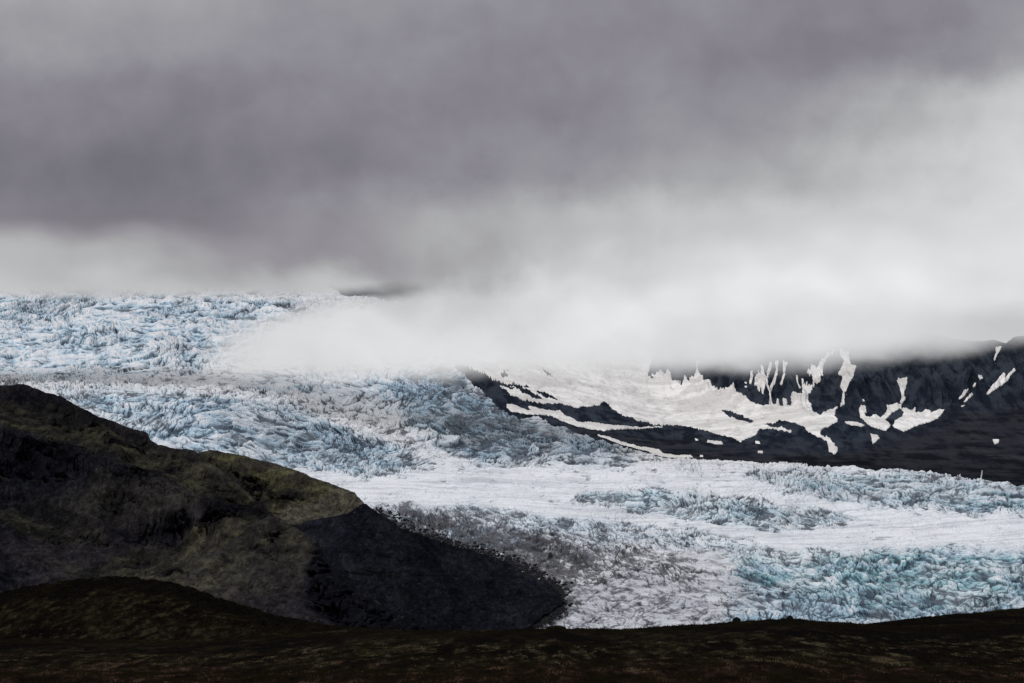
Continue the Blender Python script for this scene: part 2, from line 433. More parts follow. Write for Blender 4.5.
bl = .12 + .9 * Z['low'] + .5 * Z['mid'] + .55 * Z['far'] + .35 * Z['edge'] + .8 * Z['fall'] + .9 * Z['left'] + .6 * Z['mids'] + 1.0 * Z['upper'] - .3 * Z['dirt']
bl *= .55 + .8 * smooth(-.35, .35, fbm(X_ / 80, q / 30, 4, 95))
teal = 1.3 * Z['teal'] * smooth(-.35, .2, fbm(U / 40, V / 14, 4, 96)) + .45 * Z['far'] + .4 * Z['mid'] + .25 * Z['low']
flowl = fbm((U - 300) / 120, (V + 12 * np.sin(U / 170)) / 1.7 + U / 60, 4, 99, gain=.65)
tone = .80 + 1.9 * flowl * (1 - .6 * np.clip(A, 0, 1)) + .15 * Z['teal'] - .30 * Z['low'] + .3 * Z['strip'] - .50 * Z['dirt'] - .45 * Z['fall'] - .25 * Z['far'] - .35 * Z['tongue'] + .5 * fbm(U / 50, V / 14, 4, 97)  # strip is lightened in colour to offset the cloud's shade
streak = ridged((U * .5 + V * 1.6 + fbm(U / 60, V / 25, 3, 6) * 30) / 26, (V - U * .2) / 14, 4, 101)
crisp = smooth(-.05, .35, fbm((U + V) / 26, (V - U * .22) / 3.2, 5, 102, gain=.66))
crisp2 = smooth(-.12, .12, fbm((U + V * .8) / 30, (V - U * .2) / 8, 5, 103, gain=.6))
dirt = np.clip(.95 * Z['dirt'] * crisp * smooth(.15, .6, streak) + .9 * Z['edged'] * crisp + .5 * Z['tongue'] * crisp * crisp2 + .06 + 1.15 * Z['rim'] * np.maximum(crisp, .8 * crisp2), 0, 1)
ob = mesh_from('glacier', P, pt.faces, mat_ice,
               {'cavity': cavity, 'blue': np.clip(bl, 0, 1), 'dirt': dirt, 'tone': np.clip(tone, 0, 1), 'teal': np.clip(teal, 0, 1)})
tag(ob, 'crevassed white and blue glacier spilling from the cloud down to the moor', 'glacier', kind='structure')

# ================================================================== FAR MOUNTAIN WITH SNOW
def mountain_depth(u, v):
    foot = prof([(400, 352), (463, 366), (500, 406), (552, 426), (620, 447), (665, 459), (728, 462), (840, 467), (1024, 485), (1200, 500)], u)
    d = foot - v
    fy = prof([(300, 5200), (460, 4900), (500, 4600), (620, 4300), (800, 4150), (1200, 4000)], u)
    bowl = np.exp(-((u - 650) / 130.0) ** 2)
    return fy + d * 8 + bowl * 6 * np.clip(d, 0, 60) + np.maximum(d - 60, 0) * (-2.5)
def build_mountain():
    u = np.arange(250, 1215, 0.43)
    top = prof([(250, 292), (320, 284), (338, 282), (352, 285), (372, 283), (400, 281), (430, 280), (480, 265), (700, 262), (850, 312), (930, 334), (966, 341), (993, 340), (1006, 343), (1014, 337), (1024, 336), (1150, 325)], u)
    bot = prof([(250, 380), (400, 385), (463, 390), (500, 425), (552, 440), (620, 458), (665, 470), (728, 474), (840, 478), (1024, 496), (1150, 510)], u)
    U, V, P, B = terrain_grid(u, top, bot, 540, mountain_depth, nback=30, back_step=14, back_slope=.6)
    X_, Y_, Z_ = [P[..., i].copy() for i in range(3)]
    steep = sample(zone([(660, 250), (1200, 250), (1200, 400), (950, 405), (860, 420), (800, 400), (740, 400), (660, 370)], soft=10), U, V)
    g = ridged((X_ + fbm(X_ / 120, Z_ / 120, 3, 5) * 40) / 60, Z_ / 260, 5, 211)
    gu = ridged((X_ + .35 * Z_) / 26, Z_ / 200, 4, 215)
    f = fbm(X_ / 90, Z_ / 60, 6, 221)
    d = f * (8 + 10 * steep) + steep * ((g - .5) * 44 + (gu - .5) * 14) + (1 - steep) * fbm(X_ / 60, Z_ / 14, 4, 225) * 3
    d = d * (.12 + .88 * smooth(0, 14, V - top[None, :]))
    P[..., 1] -= d * .8; P[..., 2] += d * .35
    return U, V, P, steep
U, V, P, steep = build_mountain()
brown = sample(zone([(700, 440), (790, 452), (840, 452), (900, 440), (960, 412), (1030, 400), (1200, 380), (1200, 520), (700, 500)], [(560, 425), (640, 436), (720, 442), (800, 470), (600, 460)], soft=6), U + fbm(U / 30, V / 12, 4, 2) * 20, V)
ob = mesh_from('mountain', P.reshape(-1, 3), grid_faces(*U.shape), mat_rock, {'brown': brown})
tag(ob, 'dark bare mountainside with gullies rising into the cloud behind the glacier', 'mountain', kind='structure')

def za(p): return [(440 + .1758 * x, 340 + .1758 * y) for x, y in p]
def zb(p): return [(640 + .1953 * x, 330 + .1953 * y) for x, y in p]
def zc(p): return [(824 + .2635 * x, 320 + .2635 * y) for x, y in p]
big_field = ([(440, 372), (424, 362), (420, 300), (674, 300), (668, 340), (655, 352), (651, 362)] +
  zb([(50,185),(45,235),(100,205),(155,205),(160,250),(190,270),(220,280),(225,245),(243,250),(250,280),(255,240),(282,235),(288,150),(298,150),(303,230),(318,225),(320,250),(360,250),(380,275),(400,295),(440,300),(480,295),(500,320),(540,340),(560,365),(600,385),(640,390),(665,390),(664,350),(675,352),(686,385),(693,385),(698,340),(710,342),(714,382),(732,385),(736,345),(750,347),(755,380),(775,380),(770,345),(790,325),(830,330),(835,265),(860,250),(880,265),(890,235),(855,190),(890,175),(905,180),(930,150),(1000,114),(1006,124),(960,152),(937,185),(947,210),(893,265),(887,290),(857,330),(880,375),(880,410),(930,440),(940,415),(980,395),(1010,390),(1000,430),(1014,470),(980,490),(930,510),(922,535),(960,548),(1002,580),(1012,610),(995,637),(970,620),(955,572),(920,550),(860,525),(840,502),(770,475),(710,465),(692,487),(620,478),(670,498),(720,500),(785,520),(770,527),(700,512),(620,510),(590,545),(540,560),(520,572),(440,542),(380,527),(310,510),(200,490),(130,490),(75,488),(40,474),(0,472)]) +
  za([(1024,420),(1000,400),(960,375),(930,345),(920,370),(850,385),(760,385),(680,365),(600,365),(520,350),(480,345),(400,320),(380,290),(330,258),(250,212),(190,178),(130,142)]))
holes = [zb([(420,408),(460,416),(525,443),(585,468),(565,478),(500,458),(440,432)]),
  za([(150,158),(190,166),(250,196),(300,222),(340,240),(400,268),(435,290),(400,282),(350,258),(300,246),(240,222),(180,186)]),
  za([(375,246),(410,244),(470,272),(520,298),(560,322),(590,338),(540,336),(490,312),(440,284)]),
  za([(535,288),(600,302),(640,318),(684,345),(640,338),(600,326),(560,304)]),
  za([(345,184),(385,190),(390,205),(360,208)]),
  za([(475,255),(500,258),(505,272),(485,270)]),
  za([(560,165),(600,175),(640,195),(600,192)]), 
  zb([(60,205),(82,212),(78,228),(60,226)]), zb([(108,203),(135,207),(132,222),(112,222)]), zb([(52,236),(68,240),(64,252),(54,250)])]
patches = [
 ('snow_field', [big_field], holes, 'largest snowfield filling the hollow of the mountain under the cloud', 'snowfield', 1.0),
 ('snow_stripe', [za([(378,362),(420,370),(470,390),(520,402),(496,370),(560,385),(650,405),(680,400),(705,425),(740,435),(800,465),(860,465),(940,485),(1024,490)]) + zb([(0,500),(80,494),(160,490),(90,501),(0,508)]) + za([(1024,512),(960,515),(940,525),(860,507),(780,487),(700,457),(640,432),(580,422),(520,422),(450,414),(400,407),(378,387)])], [], 'long upper snow stripe slanting between the rock bands beside the icefall', 'snow patch', .6),
 ('snow_stripe', [za([(893,542),(960,552),(1024,575)]) + zb([(0,596),(40,600),(100,613),(125,633),(180,645),(262,643),(272,656),(200,661),(150,656),(90,642),(30,616),(0,611)]) + za([(1024,592),(960,568),(900,552)])], [], 'thin lower snow stripe just above the edge of the glacier', 'snow patch', .4),
 ('snow_patch', [zb([(345,564),(380,566),(420,570),(427,585),(380,584),(338,573)])], [], 'small flat snow patch alone on the dark shoulder below the big snowfield', 'snow patch', .4),
 ('snow_patch', [zb([(588,568),(615,572),(617,586),(590,581)])], [], 'tiny snow fleck just below the lower tip of the big snowfield', 'snow patch', .3),
 ('snow_patch', [zb([(602,619),(630,621),(630,633),(604,631)])], [], 'tiny snow fleck low on the shoulder, near the glacier edge', 'snow patch', .3),
 ('snow_patch', [zb([(278,557),(300,561),(296,570),(280,566)])], [], 'tiniest snow fleck left of the small flat patch on the shoulder', 'snow patch', .3),
 ('snow_patch', [zb([(305,644),(326,645),(325,656),(305,655)])], [], 'tiny snow fleck just past the right end of the lower snow stripe', 'snow patch', .3),
 ('snow_gully', [zb([(616,168),(629,178),(641,215),(651,235),(657,290),(667,315),(663,328),(642,292),(632,337),(624,335),(620,300),(612,327),(605,322),(600,295),(586,287),(588,243),(603,235),(602,200),(612,198),(616,235),(621,215)])], [], 'ragged clump of snow streaks, widest of the gully snow under the cloud', 'snow streak', .5),
 ('snow_gully', [zb([(664,164),(677,166),(670,202),(657,242),(648,232),(654,195)])], [], 'short slanting snow streak touching the ragged clump of streaks', 'snow streak', .4),
 ('snow_gully', [zb([(688,166),(707,170),(708,215),(697,260),(682,288),(670,322),(677,392),(664,392),(658,312),(663,290),(683,247),(694,215)])], [], 'long curved snow streak running down the gully to the big snowfield', 'snow streak', .4),
 ('snow_gully', [zb([(726,171),(756,178),(744,215),(742,250),(724,292),(715,288),(730,247),(730,200)])], [], 'snow streak with a wide top and hooked tail, right of the long curved one', 'snow streak', .4),
 ('snow_gully', [zb([(566,204),(577,206),(578,240),(571,276),(562,272),(563,240)])], [], 'thin snow streak left of the ragged clump of streaks', 'snow streak', .3),
 ('snow_gully', [zb([(800,213),(813,213),(815,260),(825,302),(815,308),(803,262)])], [], 'thin snow streak just left of the snowfield arm that climbs into cloud', 'snow streak', .3),
 ('snow_gully', [zb([(830,226),(842,224),(842,262),(832,264)])], [], 'very short snow streak between a thin streak and the snowfield arm', 'snow streak', .3),
 ('snow_patch', [zb([(532,269),(549,271),(548,281),(533,280)])], [], 'upper of two snow dots on the dark wall above the big snowfield', 'snow patch', .2),
 ('snow_patch', [zb([(534,293),(550,295),(547,306),(533,304)])], [], 'lower of two snow dots on the dark wall above the big snowfield', 'snow patch', .2),
 ('snow_gully', [zc([(58,110),(97,110),(96,160),(106,180),(123,185),(107,225),(87,265),(77,280),(82,310),(65,323),(68,270),(61,240),(69,225),(53,205),(74,170),(60,150)])], [], 'tall thick snow gully hanging out of the cloud, narrowing to a tail', 'snow streak', .6),
 ('snow_gully', [zc([(283,206),(300,210),(320,215),(312,250),(307,280),(314,282),(297,317),(288,312),(296,280),(289,250),(279,225)])], [], 'narrow snow gully pointing down at the two forked snow patches', 'snow streak', .5),
 ('snow_patch', [zc([(138,324),(156,328),(162,350),(152,365),(175,374),(200,353),(212,368),(240,343),(236,317),(268,318),(295,320),(298,340),(285,336),(260,347),(242,365),(230,372),(247,385),(252,400),(237,420),(195,411),(150,391),(136,372),(131,345)])], [], 'forked snow patch with two upward horns below the narrow gully', 'snow patch', .6),
 ('snow_patch', [zc([(297,338),(311,327),(335,334),(351,320),(347,345),(375,349),(385,338),(410,355),(440,344),(457,344),(447,366),(430,379),(360,401),(300,424),(259,400),(269,380),(298,365),(302,350)])], [], 'broad ragged snow patch, largest right of the big snowfield', 'snow patch', .6),
 ('snow_patch', [zc([(76,386),(120,388),(158,399),(140,406),(85,397)])], [], 'thin level sliver of snow left of the forked patch', 'snow patch', .4),
 ('snow_patch', [zc([(174,431),(206,438),(212,450),(185,473),(180,450)])], [], 'small wedge of snow just below the forked patch', 'snow patch', .4),
 ('snow_patch', [zc([(144,298),(158,300),(157,309),(146,308)])], [], 'snow dot above the left horn of the forked patch', 'snow patch', .2),
 ('snow_patch', [zc([(617,277),(650,234),(665,218),(680,196),(690,203),(687,216),(722,183),(726,194),(692,231),(650,264),(625,280)])], [], 'long slanting snow patch on the right ridge under the skyline notch', 'snow patch', .5),
 ('snow_patch', [zc([(648,107),(673,109),(667,126),(650,145),(645,139),(653,125)])], [], 'small snow wedge right at the notch in the skyline', 'snow patch', .4),
 ('snow_patch', [zc([(583,203),(600,198),(604,215),(592,224)])], [], 'topmost snow fleck in the slanting row of flecks on the right ridge', 'snow patch', .3),
 ('snow_patch', [zc([(563,252),(578,238),(574,254),(567,260)])], [], 'second snow fleck from the top in the slanting row', 'snow patch', .3),
 ('snow_patch', [zc([(530,273),(550,266),(537,286),(520,300),(506,303)])], [], 'slender snow fleck left of the thicker dash in the slanting row', 'snow patch', .3),
 ('snow_patch', [zc([(527,310),(560,276),(569,281),(545,305),(533,314)])], [], 'thickest dash of snow in the slanting row of flecks', 'snow patch', .3),
 ('snow_patch', [zc([(518,327),(536,319),(538,324),(524,331)])], [], 'lowest snow fleck in the slanting row', 'snow patch', .3),
 ('snow_patch', [zc([(640,454),(666,454),(663,468),(645,474)])], [], 'lone small square snow patch on the brown lower slope', 'snow patch', .4),
]
# normals of the mountain surface, so that the snow lies on it
gu_ = np.gradient(P, axis=1); gv_ = np.gradient(P, axis=0)
Nn = np.cross(gv_, gu_); Nn /= np.linalg.norm(Nn, axis=-1, keepdims=True) + 1e-9
Nn *= np.where(Nn[..., 1:2] > 0, -1, 1)
PF = P.reshape(-1, 3)
for k, (nm, polys, hol, lab, cat, wob) in enumerate(patches):
    xsall = [x for p in polys for x, _ in p]; ysall = [y for p in polys for _, y in p]
    ci = np.where((U[0] > min(xsall) - 6) & (U[0] < max(xsall) + 6))[0]; ri = np.where(((V > min(ysall) - 6) & (V < max(ysall) + 6))[:, ci].any(1))[0]
    sl = (slice(max(ri[0], 31), ri[-1] + 1), slice(ci[0], ci[-1] + 1))
    u_, v_ = U[sl], V[sl]
    wx = fbm(u_ / 5, v_ / 7, 4, 300) * 2.6 * wob + fbm(u_ / 1.6, v_ / 4, 3, 305) * 1.2 * wob
    wy = fbm(u_ / 5, v_ / 5, 4, 310) * 2.0 * wob + fbm(u_ / 1.7, v_ / 3, 3, 315) * 1.7 * wob
    if cat == 'snowfield':
        wy = wy + fbm(u_ / 1.3, v_ / 14, 3, 318) * 6 * smooth(400, 380, v_)
    x, y = u_ + wx, v_ + wy
    s = np.zeros(x.shape, bool)
    for p in polys: s |= inside(x, y, p)
    for p in hol: s &= ~inside(x, y, p)
    if cat == 'snowfield':   # a few rocks melt through near the cloud
        s &= ~((fbm(u_ / 7, v_ / 2.2, 5, 320, gain=.6) > .50) & (v_ > 345) & (v_ < 425) & (u_ > 480))
    sv = blur(s.astype(float), .9)
    S = sv > .08
    fm = S[1:, :-1] & S[1:, 1:] & S[:-1, 1:] & S[:-1, :-1]
    idx = np.arange(U.size).reshape(U.shape)[sl]
    fq = np.stack([idx[1:, :-1][fm], idx[1:, 1:][fm], idx[:-1, 1:][fm], idx[:-1, :-1][fm]], -1)
    if len(fq) == 0: continue
    used, inv = np.unique(fq, return_inverse=True)
    full = np.zeros(U.size); full[idx.ravel()] = sv.ravel()
    # the rim dips into the rock, so each patch has a real thinning edge
    Q = PF[used] + Nn.reshape(-1, 3)[used] * np.clip((full[used] - .68) * 8, -2.4, 1.2)[:, None]
    o = mesh_from(nm, Q, inv.reshape(-1, 4), mat_snow)
    tag(o, lab, cat, group={'snow_gully': 'snow streaks in the mountain gullies'}.get(nm, 'snow patches on the mountain'), kind=None)

# waterfall on the brown slope
pts = zc([(600, 570), (599, 582), (597, 594), (594, 606), (592, 616)])
VW = []
for i, (pu, pv) in enumerate(pts):
    for s in (-1, 0, 1):
        x, y, z = at(pu + s * (.45 + .12 * i), pv, float(mountain_depth(np.array([pu]), np.array([pv]))[0]) - 30 - (6 if s == 0 else 0))
        VW.append((x, y, z))
o = mesh_from('waterfall', np.array(VW), grid_faces(5, 3), mat_water)
tag(o, 'thin white waterfall at the foot of the brown slope above the ice', 'waterfall')

# ================================================================== LEFT HILLS
def hill(name, u0, u1, toppts, botpts, depth, label, moss, blu, pale, dark, amp, seed, nrow=420, step=.6, ledge=0.0, backslope=.5, crag_k=.72):
    u = np.arange(u0, u1, step)
    top = prof(toppts, u); bot = prof(botpts, u)
    top = top + fbm(u / 18, u * 0, 5, seed + 50) * 2.2
    bot = bot + fbm(u / 9, u * 0, 4, seed + 51) * 4
    pt = Patch(u, top, bot, .55, depth, over=16, back_step=8, back_slope=backslope)
    U, V, P = pt.U, pt.V, pt.P
    X_, Y_, Z_ = [P[..., i].copy() for i in range(3)]
    wx = X_ + fbm(X_ / 120, Z_ / 80, 3, seed) * 60; wz = Z_ + fbm(X_ / 120, Z_ / 80, 3, seed + 1) * 22 + .42 * X_
    r = ridged(wx / 210, wz / 70, 6, seed + 2, gain=.42)
    f = fbm(wx / 70, wz / 24, 6, seed + 3, gain=.48)
    sm = fbm(X_ / 8, Z_ / 4, 5, seed + 4)
    fr = smooth(0, 14, pt.fr)          # quiet at the crest: keeps the skyline
    d = ((r - .45) * 1.9 + f * .9) * amp * (.18 + .82 * fr) + sm * 2.4
    if ledge:
        ph = wz / 30.0
        led = np.abs((ph % 1.0) - .5) * 2
        lm = smooth(.05, .4, fbm(X_ / 130, Z_ / 50, 4, seed + 9))
        d = d - ledge * smooth(.45, .95, led) * lm * fr
    P[..., 1] -= d * .9; P[..., 2] += d * .4
    uu = U + fbm(U / 14, V / 8, 6, seed + 11, gain=.62) * 7; vv = V + fbm(U / 14, V / 8, 6, seed + 12, gain=.62) * 4
    n1 = smooth(-.18, .25, fbm(U / 26, V / 9, 6, seed + 13))
    # rock steps across the slope, gullies and scree runs down it
    su = U + fbm(U / 30, V / 16, 4, seed + 21) * 16; sv = V + fbm(U / 30, V / 16, 4, seed + 22) * 9
    steps = ridged(su / 46 + sv / 90, (sv - su * .30) / 10, 4, seed + 23, gain=.6)
    gul = ridged((su + sv * .75) / 9, (sv - su * .4) / 34, 4, seed + 24, gain=.6)
    pm = smooth(-.12, .18, fbm(U / 34, V / 15, 4, seed + 25)); pm2 = smooth(-.1, .25, fbm(U / 40, V / 20, 4, seed + 26))
    crag = smooth(.56, .74, steps) * pm + .75 * smooth(.60, .80, gul) * pm2
    talus = smooth(.60, .85, ridged((su + sv * .75) / 7 + 40, (sv - su * .4) / 40, 4, seed + 27, gain=.6)) * (1 - pm2) * .5
    def z(p, soft): return sample(zone(*p, soft=soft), uu, vv) if p else np.zeros(U.shape, F32)
    cliff_shade = z(dark[0], dark[1] + 2.5)  # cliff rock together with the painted shaded faces
    crag = crag * smooth(2, 9, pt.fr) * (.28 + .9 * cliff_shade)
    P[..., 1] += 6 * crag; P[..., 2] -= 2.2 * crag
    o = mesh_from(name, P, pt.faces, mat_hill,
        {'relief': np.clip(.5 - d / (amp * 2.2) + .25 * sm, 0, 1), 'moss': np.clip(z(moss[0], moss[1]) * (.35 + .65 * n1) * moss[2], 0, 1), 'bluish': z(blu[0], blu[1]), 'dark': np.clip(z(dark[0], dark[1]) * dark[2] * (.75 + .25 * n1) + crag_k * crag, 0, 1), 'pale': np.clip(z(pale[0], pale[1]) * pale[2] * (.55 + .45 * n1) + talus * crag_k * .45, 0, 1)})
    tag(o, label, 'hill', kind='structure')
    return o

def zh(p): return [(.3366 * x, 370 + .3366 * y) for x, y in p]
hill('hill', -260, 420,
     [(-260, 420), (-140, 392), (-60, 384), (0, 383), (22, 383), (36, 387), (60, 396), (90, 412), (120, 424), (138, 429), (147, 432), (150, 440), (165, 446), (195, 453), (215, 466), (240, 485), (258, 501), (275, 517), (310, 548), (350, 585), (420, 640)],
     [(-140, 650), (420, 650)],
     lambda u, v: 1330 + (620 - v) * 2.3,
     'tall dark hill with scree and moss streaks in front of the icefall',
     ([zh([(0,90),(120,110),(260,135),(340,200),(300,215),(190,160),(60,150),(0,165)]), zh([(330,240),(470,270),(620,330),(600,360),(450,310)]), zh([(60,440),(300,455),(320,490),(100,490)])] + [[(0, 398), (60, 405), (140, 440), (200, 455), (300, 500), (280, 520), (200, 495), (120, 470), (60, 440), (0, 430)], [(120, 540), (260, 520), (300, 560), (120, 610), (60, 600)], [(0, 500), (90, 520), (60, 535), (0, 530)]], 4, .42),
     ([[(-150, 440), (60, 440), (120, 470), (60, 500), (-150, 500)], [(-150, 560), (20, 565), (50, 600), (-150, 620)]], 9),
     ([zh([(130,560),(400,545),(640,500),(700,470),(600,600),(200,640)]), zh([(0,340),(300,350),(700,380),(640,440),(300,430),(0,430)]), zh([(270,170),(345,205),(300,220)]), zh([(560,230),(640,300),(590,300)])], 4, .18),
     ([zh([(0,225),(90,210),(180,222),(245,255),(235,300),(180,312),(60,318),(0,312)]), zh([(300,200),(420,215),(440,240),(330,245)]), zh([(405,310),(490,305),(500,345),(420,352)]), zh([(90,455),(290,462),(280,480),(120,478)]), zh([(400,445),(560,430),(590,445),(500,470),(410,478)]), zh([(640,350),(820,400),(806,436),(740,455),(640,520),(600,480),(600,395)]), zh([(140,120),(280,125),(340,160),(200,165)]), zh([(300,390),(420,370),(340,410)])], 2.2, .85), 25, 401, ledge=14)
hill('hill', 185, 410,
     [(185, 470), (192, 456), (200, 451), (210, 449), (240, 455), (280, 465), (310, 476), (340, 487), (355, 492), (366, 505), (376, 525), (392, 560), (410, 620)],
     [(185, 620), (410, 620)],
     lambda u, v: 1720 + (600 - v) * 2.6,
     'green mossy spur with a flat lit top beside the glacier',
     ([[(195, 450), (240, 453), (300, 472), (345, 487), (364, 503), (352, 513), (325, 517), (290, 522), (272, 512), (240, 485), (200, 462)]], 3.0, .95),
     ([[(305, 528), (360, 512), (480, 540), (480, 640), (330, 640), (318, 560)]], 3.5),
     ([zh([(808,428),(860,392),(940,378),(1010,345),(1060,370),(1085,398),(1010,426),(900,440),(880,450)])], 1.2, 1.5),  # sunlit spur top painted as a lighter colour
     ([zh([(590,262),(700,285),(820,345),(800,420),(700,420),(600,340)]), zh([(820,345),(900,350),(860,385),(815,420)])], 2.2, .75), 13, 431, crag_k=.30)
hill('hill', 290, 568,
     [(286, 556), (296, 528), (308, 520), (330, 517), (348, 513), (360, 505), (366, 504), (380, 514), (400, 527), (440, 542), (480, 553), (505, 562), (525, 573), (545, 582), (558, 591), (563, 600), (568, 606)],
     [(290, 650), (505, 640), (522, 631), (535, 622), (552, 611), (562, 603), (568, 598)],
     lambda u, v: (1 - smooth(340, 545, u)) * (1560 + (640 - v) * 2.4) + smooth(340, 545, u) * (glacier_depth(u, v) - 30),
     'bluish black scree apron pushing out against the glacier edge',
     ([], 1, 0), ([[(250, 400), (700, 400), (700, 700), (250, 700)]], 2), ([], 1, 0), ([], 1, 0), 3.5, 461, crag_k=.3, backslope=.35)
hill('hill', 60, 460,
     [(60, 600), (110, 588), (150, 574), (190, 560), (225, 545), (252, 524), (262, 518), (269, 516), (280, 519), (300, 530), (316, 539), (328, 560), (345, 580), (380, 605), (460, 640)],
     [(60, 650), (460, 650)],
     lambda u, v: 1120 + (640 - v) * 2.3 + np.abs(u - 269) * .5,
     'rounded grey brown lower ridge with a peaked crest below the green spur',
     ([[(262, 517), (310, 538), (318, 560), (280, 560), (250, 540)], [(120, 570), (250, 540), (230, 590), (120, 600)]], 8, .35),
     ([[(306, 522), (320, 530), (420, 610), (460, 650), (350, 650), (318, 615), (302, 590), (304, 566), (318, 542)]], 1.8),  # right flank: scree tone plus painted shade
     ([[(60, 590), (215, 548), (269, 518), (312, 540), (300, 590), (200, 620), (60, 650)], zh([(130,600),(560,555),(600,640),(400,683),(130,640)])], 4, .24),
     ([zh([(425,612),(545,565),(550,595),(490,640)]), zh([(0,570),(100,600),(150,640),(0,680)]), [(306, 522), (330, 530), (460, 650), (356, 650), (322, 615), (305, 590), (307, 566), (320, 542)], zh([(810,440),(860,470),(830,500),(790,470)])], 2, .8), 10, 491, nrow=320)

# loose rubble where the scree meets the ice
def rubble(seed=3):
    rng = np.random.default_rng(seed)
    line = np.array([(372, 509), (400, 526), (440, 541), (480, 552), (505, 561), (525, 572), (545, 582), (558, 590), (563, 599), (556, 609), (545, 617), (530, 626)], float)
    seg = np.linalg.norm(np.diff(line, axis=0), axis=1); cum = np.concatenate([[0], np.cumsum(seg)])
    V_, F_ = [], []; nrm = 0
    ico = np.array([(0, 0, 1), (.9, 0, .3), (.3, .85, .35), (-.7, .55, .3), (-.75, -.5, .35), (.25, -.9, .3), (.7, .5, -.5), (-.3, .8, -.5), (-.9, 0, -.4), (-.3, -.8, -.5), (.7, -.5, -.5), (0, 0, -1)])
    tri = [(0,1,2),(0,2,3),(0,3,4),(0,4,5),(0,5,1),(1,6,2),(2,7,3),(3,8,4),(4,9,5),(5,10,1),(6,7,2),(7,8,3),(8,9,4),(9,10,5),(10,6,1),(11,7,6),(11,8,7),(11,9,8),(11,10,9),(11,6,10)]
    for _ in range(2600):
        d = rng.uniform(0, cum[-1]) if rng.random() < .6 else rng.uniform(.55, 1) * cum[-1]
        px, py = np.interp(d, cum, line[:, 0]), np.interp(d, cum, line[:, 1])
        off = abs(rng.normal(0, 6)) - 1.5
        px += off * .75; py += (-off * .55 if py < 598 else off * .35)
        if py > 628: continue
        Yd = float(glacier_depth(np.array([px]), np.array([py]))[0]) - 22
        x, y, z = at(px, py, Yd)
        r = .30 + .75 * rng.random() ** 4 * 1.6
        sc = np.array([r * rng.uniform(.8, 1.5), r * rng.uniform(.8, 1.5), r * rng.uniform(.6, 1.0)])
        q = ico * (1 + rng.uniform(-.2, .2, (12, 1))) * sc + (x, y, z)
        V_.append(q); F_.append(np.array(tri) + nrm); nrm += 12
    return mesh_from('rubble', np.concatenate(V_), np.concatenate(F_), mat_hillstone, smooth_shade=False)
mat_hillstone, n, b = material('moraine_stone')
n.l.new(n.mix(n.noise(n.pos(), .4, 3, .6), (.010, .0105, .014), (.035, .034, .037)), b.inputs['Base Color']); b.inputs['Roughness'].default_value = 1; b.inputs['Specular IOR Level'].default_value = 0
tag(rubble(), 'dark loose rubble strewn on the ice along the edge of the scree', 'rubble', kind='stuff')

# ================================================================== FOREGROUND
ground = mesh_from('ground', np.array([(x, y, -6.0) for y in (-3000, 30000) for x in (-20000, 20000)], float), np.array([[0, 1, 3, 2]]), mat_ground)
tag(ground, 'flat dark outwash plain running out under the hills', 'ground', kind='structure')

def heath(U, V, top):
    w = fbm(U / 40, V / 5, 4, 77) * 8
    return smooth(20, 9, V - top[None, :] + w) * smooth(-3, 3, V - top[None, :] + w * .5)

def moor(name, u0, u1, crest, foot, ynear, yfar, label, seed, amp=.28, redz=None, nrow=420, step=.8, back=.12, spread=1.0, cat='moor'):
    u = np.arange(u0, u1, step)
    top = prof(crest, u) ; bot = prof(foot, u)
    def dep(U, V):
        t = (V - top[None, :]) / (bot - top)[None, :]
        return 1 / ((1 - t) / yfar + t / ynear)
    U, V, P, B = terrain_grid(u, top, bot, nrow, dep, nback=40, back_step=3, back_slope=back)
    X_, Y_ = P[..., 0].copy(), P[..., 1].copy()
    k = Y_ / 300
    tus = ridged(X_ / 2.6, Y_ / 7, 4, seed) - .45
    hum = fbm(X_ / 14, Y_ / 30, 4, seed + 5)
    P[..., 2] += tus * amp * (.6 + .5 * k) + hum * amp * 1.8 + fbm(X_ / .7, Y_ / 2.2, 3, seed + 7) * amp * .45
    red = smooth(655, 676, V + fbm(U / 60, V / 4, 4, seed + 8) * 18)
    o = mesh_from(name, P.reshape(-1, 3), grid_faces(*U.shape), mat_moor, {'red': red, 'heath': heath(U, V, top), 'dim': np.full(U.shape, {'mound': 1.0, 'moor': .15}.get(cat, .5))})
    tag(o, label, cat, kind='structure')
    return o, P

mound_crest = [(-340, 622), (-150, 607), (-60, 600), (0, 593), (30, 587), (60, 581), (85, 578), (110, 577), (140, 579), (170, 584), (200, 592), (230, 602), (260, 612), (290, 619), (330, 626), (400, 631), (470, 640)]
moor_m, P_mound = moor('mound', -340, 470, mound_crest, [(-150, 668), (300, 655), (470, 655)], 300, 420,
     'low black moorland mound at the foot of the dark hill', 601, amp=.42, cat='mound')
rise_crest = [(820, 632), (860, 625), (900, 621), (960, 614), (1000, 610), (1024, 608), (1160, 601), (1360, 598)]
moor_r, P_rise = moor('rise', 820, 1360, rise_crest, [(820, 650), (1160, 650)], 420, 620,
     'low smooth olive rise behind the flat moor under the blue ice', 621, amp=.3, cat='rise')
moor_crest = [(-150, 640), (200, 640), (300, 634), (360, 630), (420, 630), (500, 630), (545, 629), (556, 626), (566, 629), (620, 630), (680, 626), (730, 622), (790, 620), (850, 624), (900, 627), (960, 625), (1024, 623), (1160, 620)]
moor_f, P_moor = moor('moor', -340, 1360, moor_crest, [(-150, 760), (1160, 760)], 48, 330,
     'flat dark brown moor of tussocks in the foreground', 641, amp=.24, nrow=620)

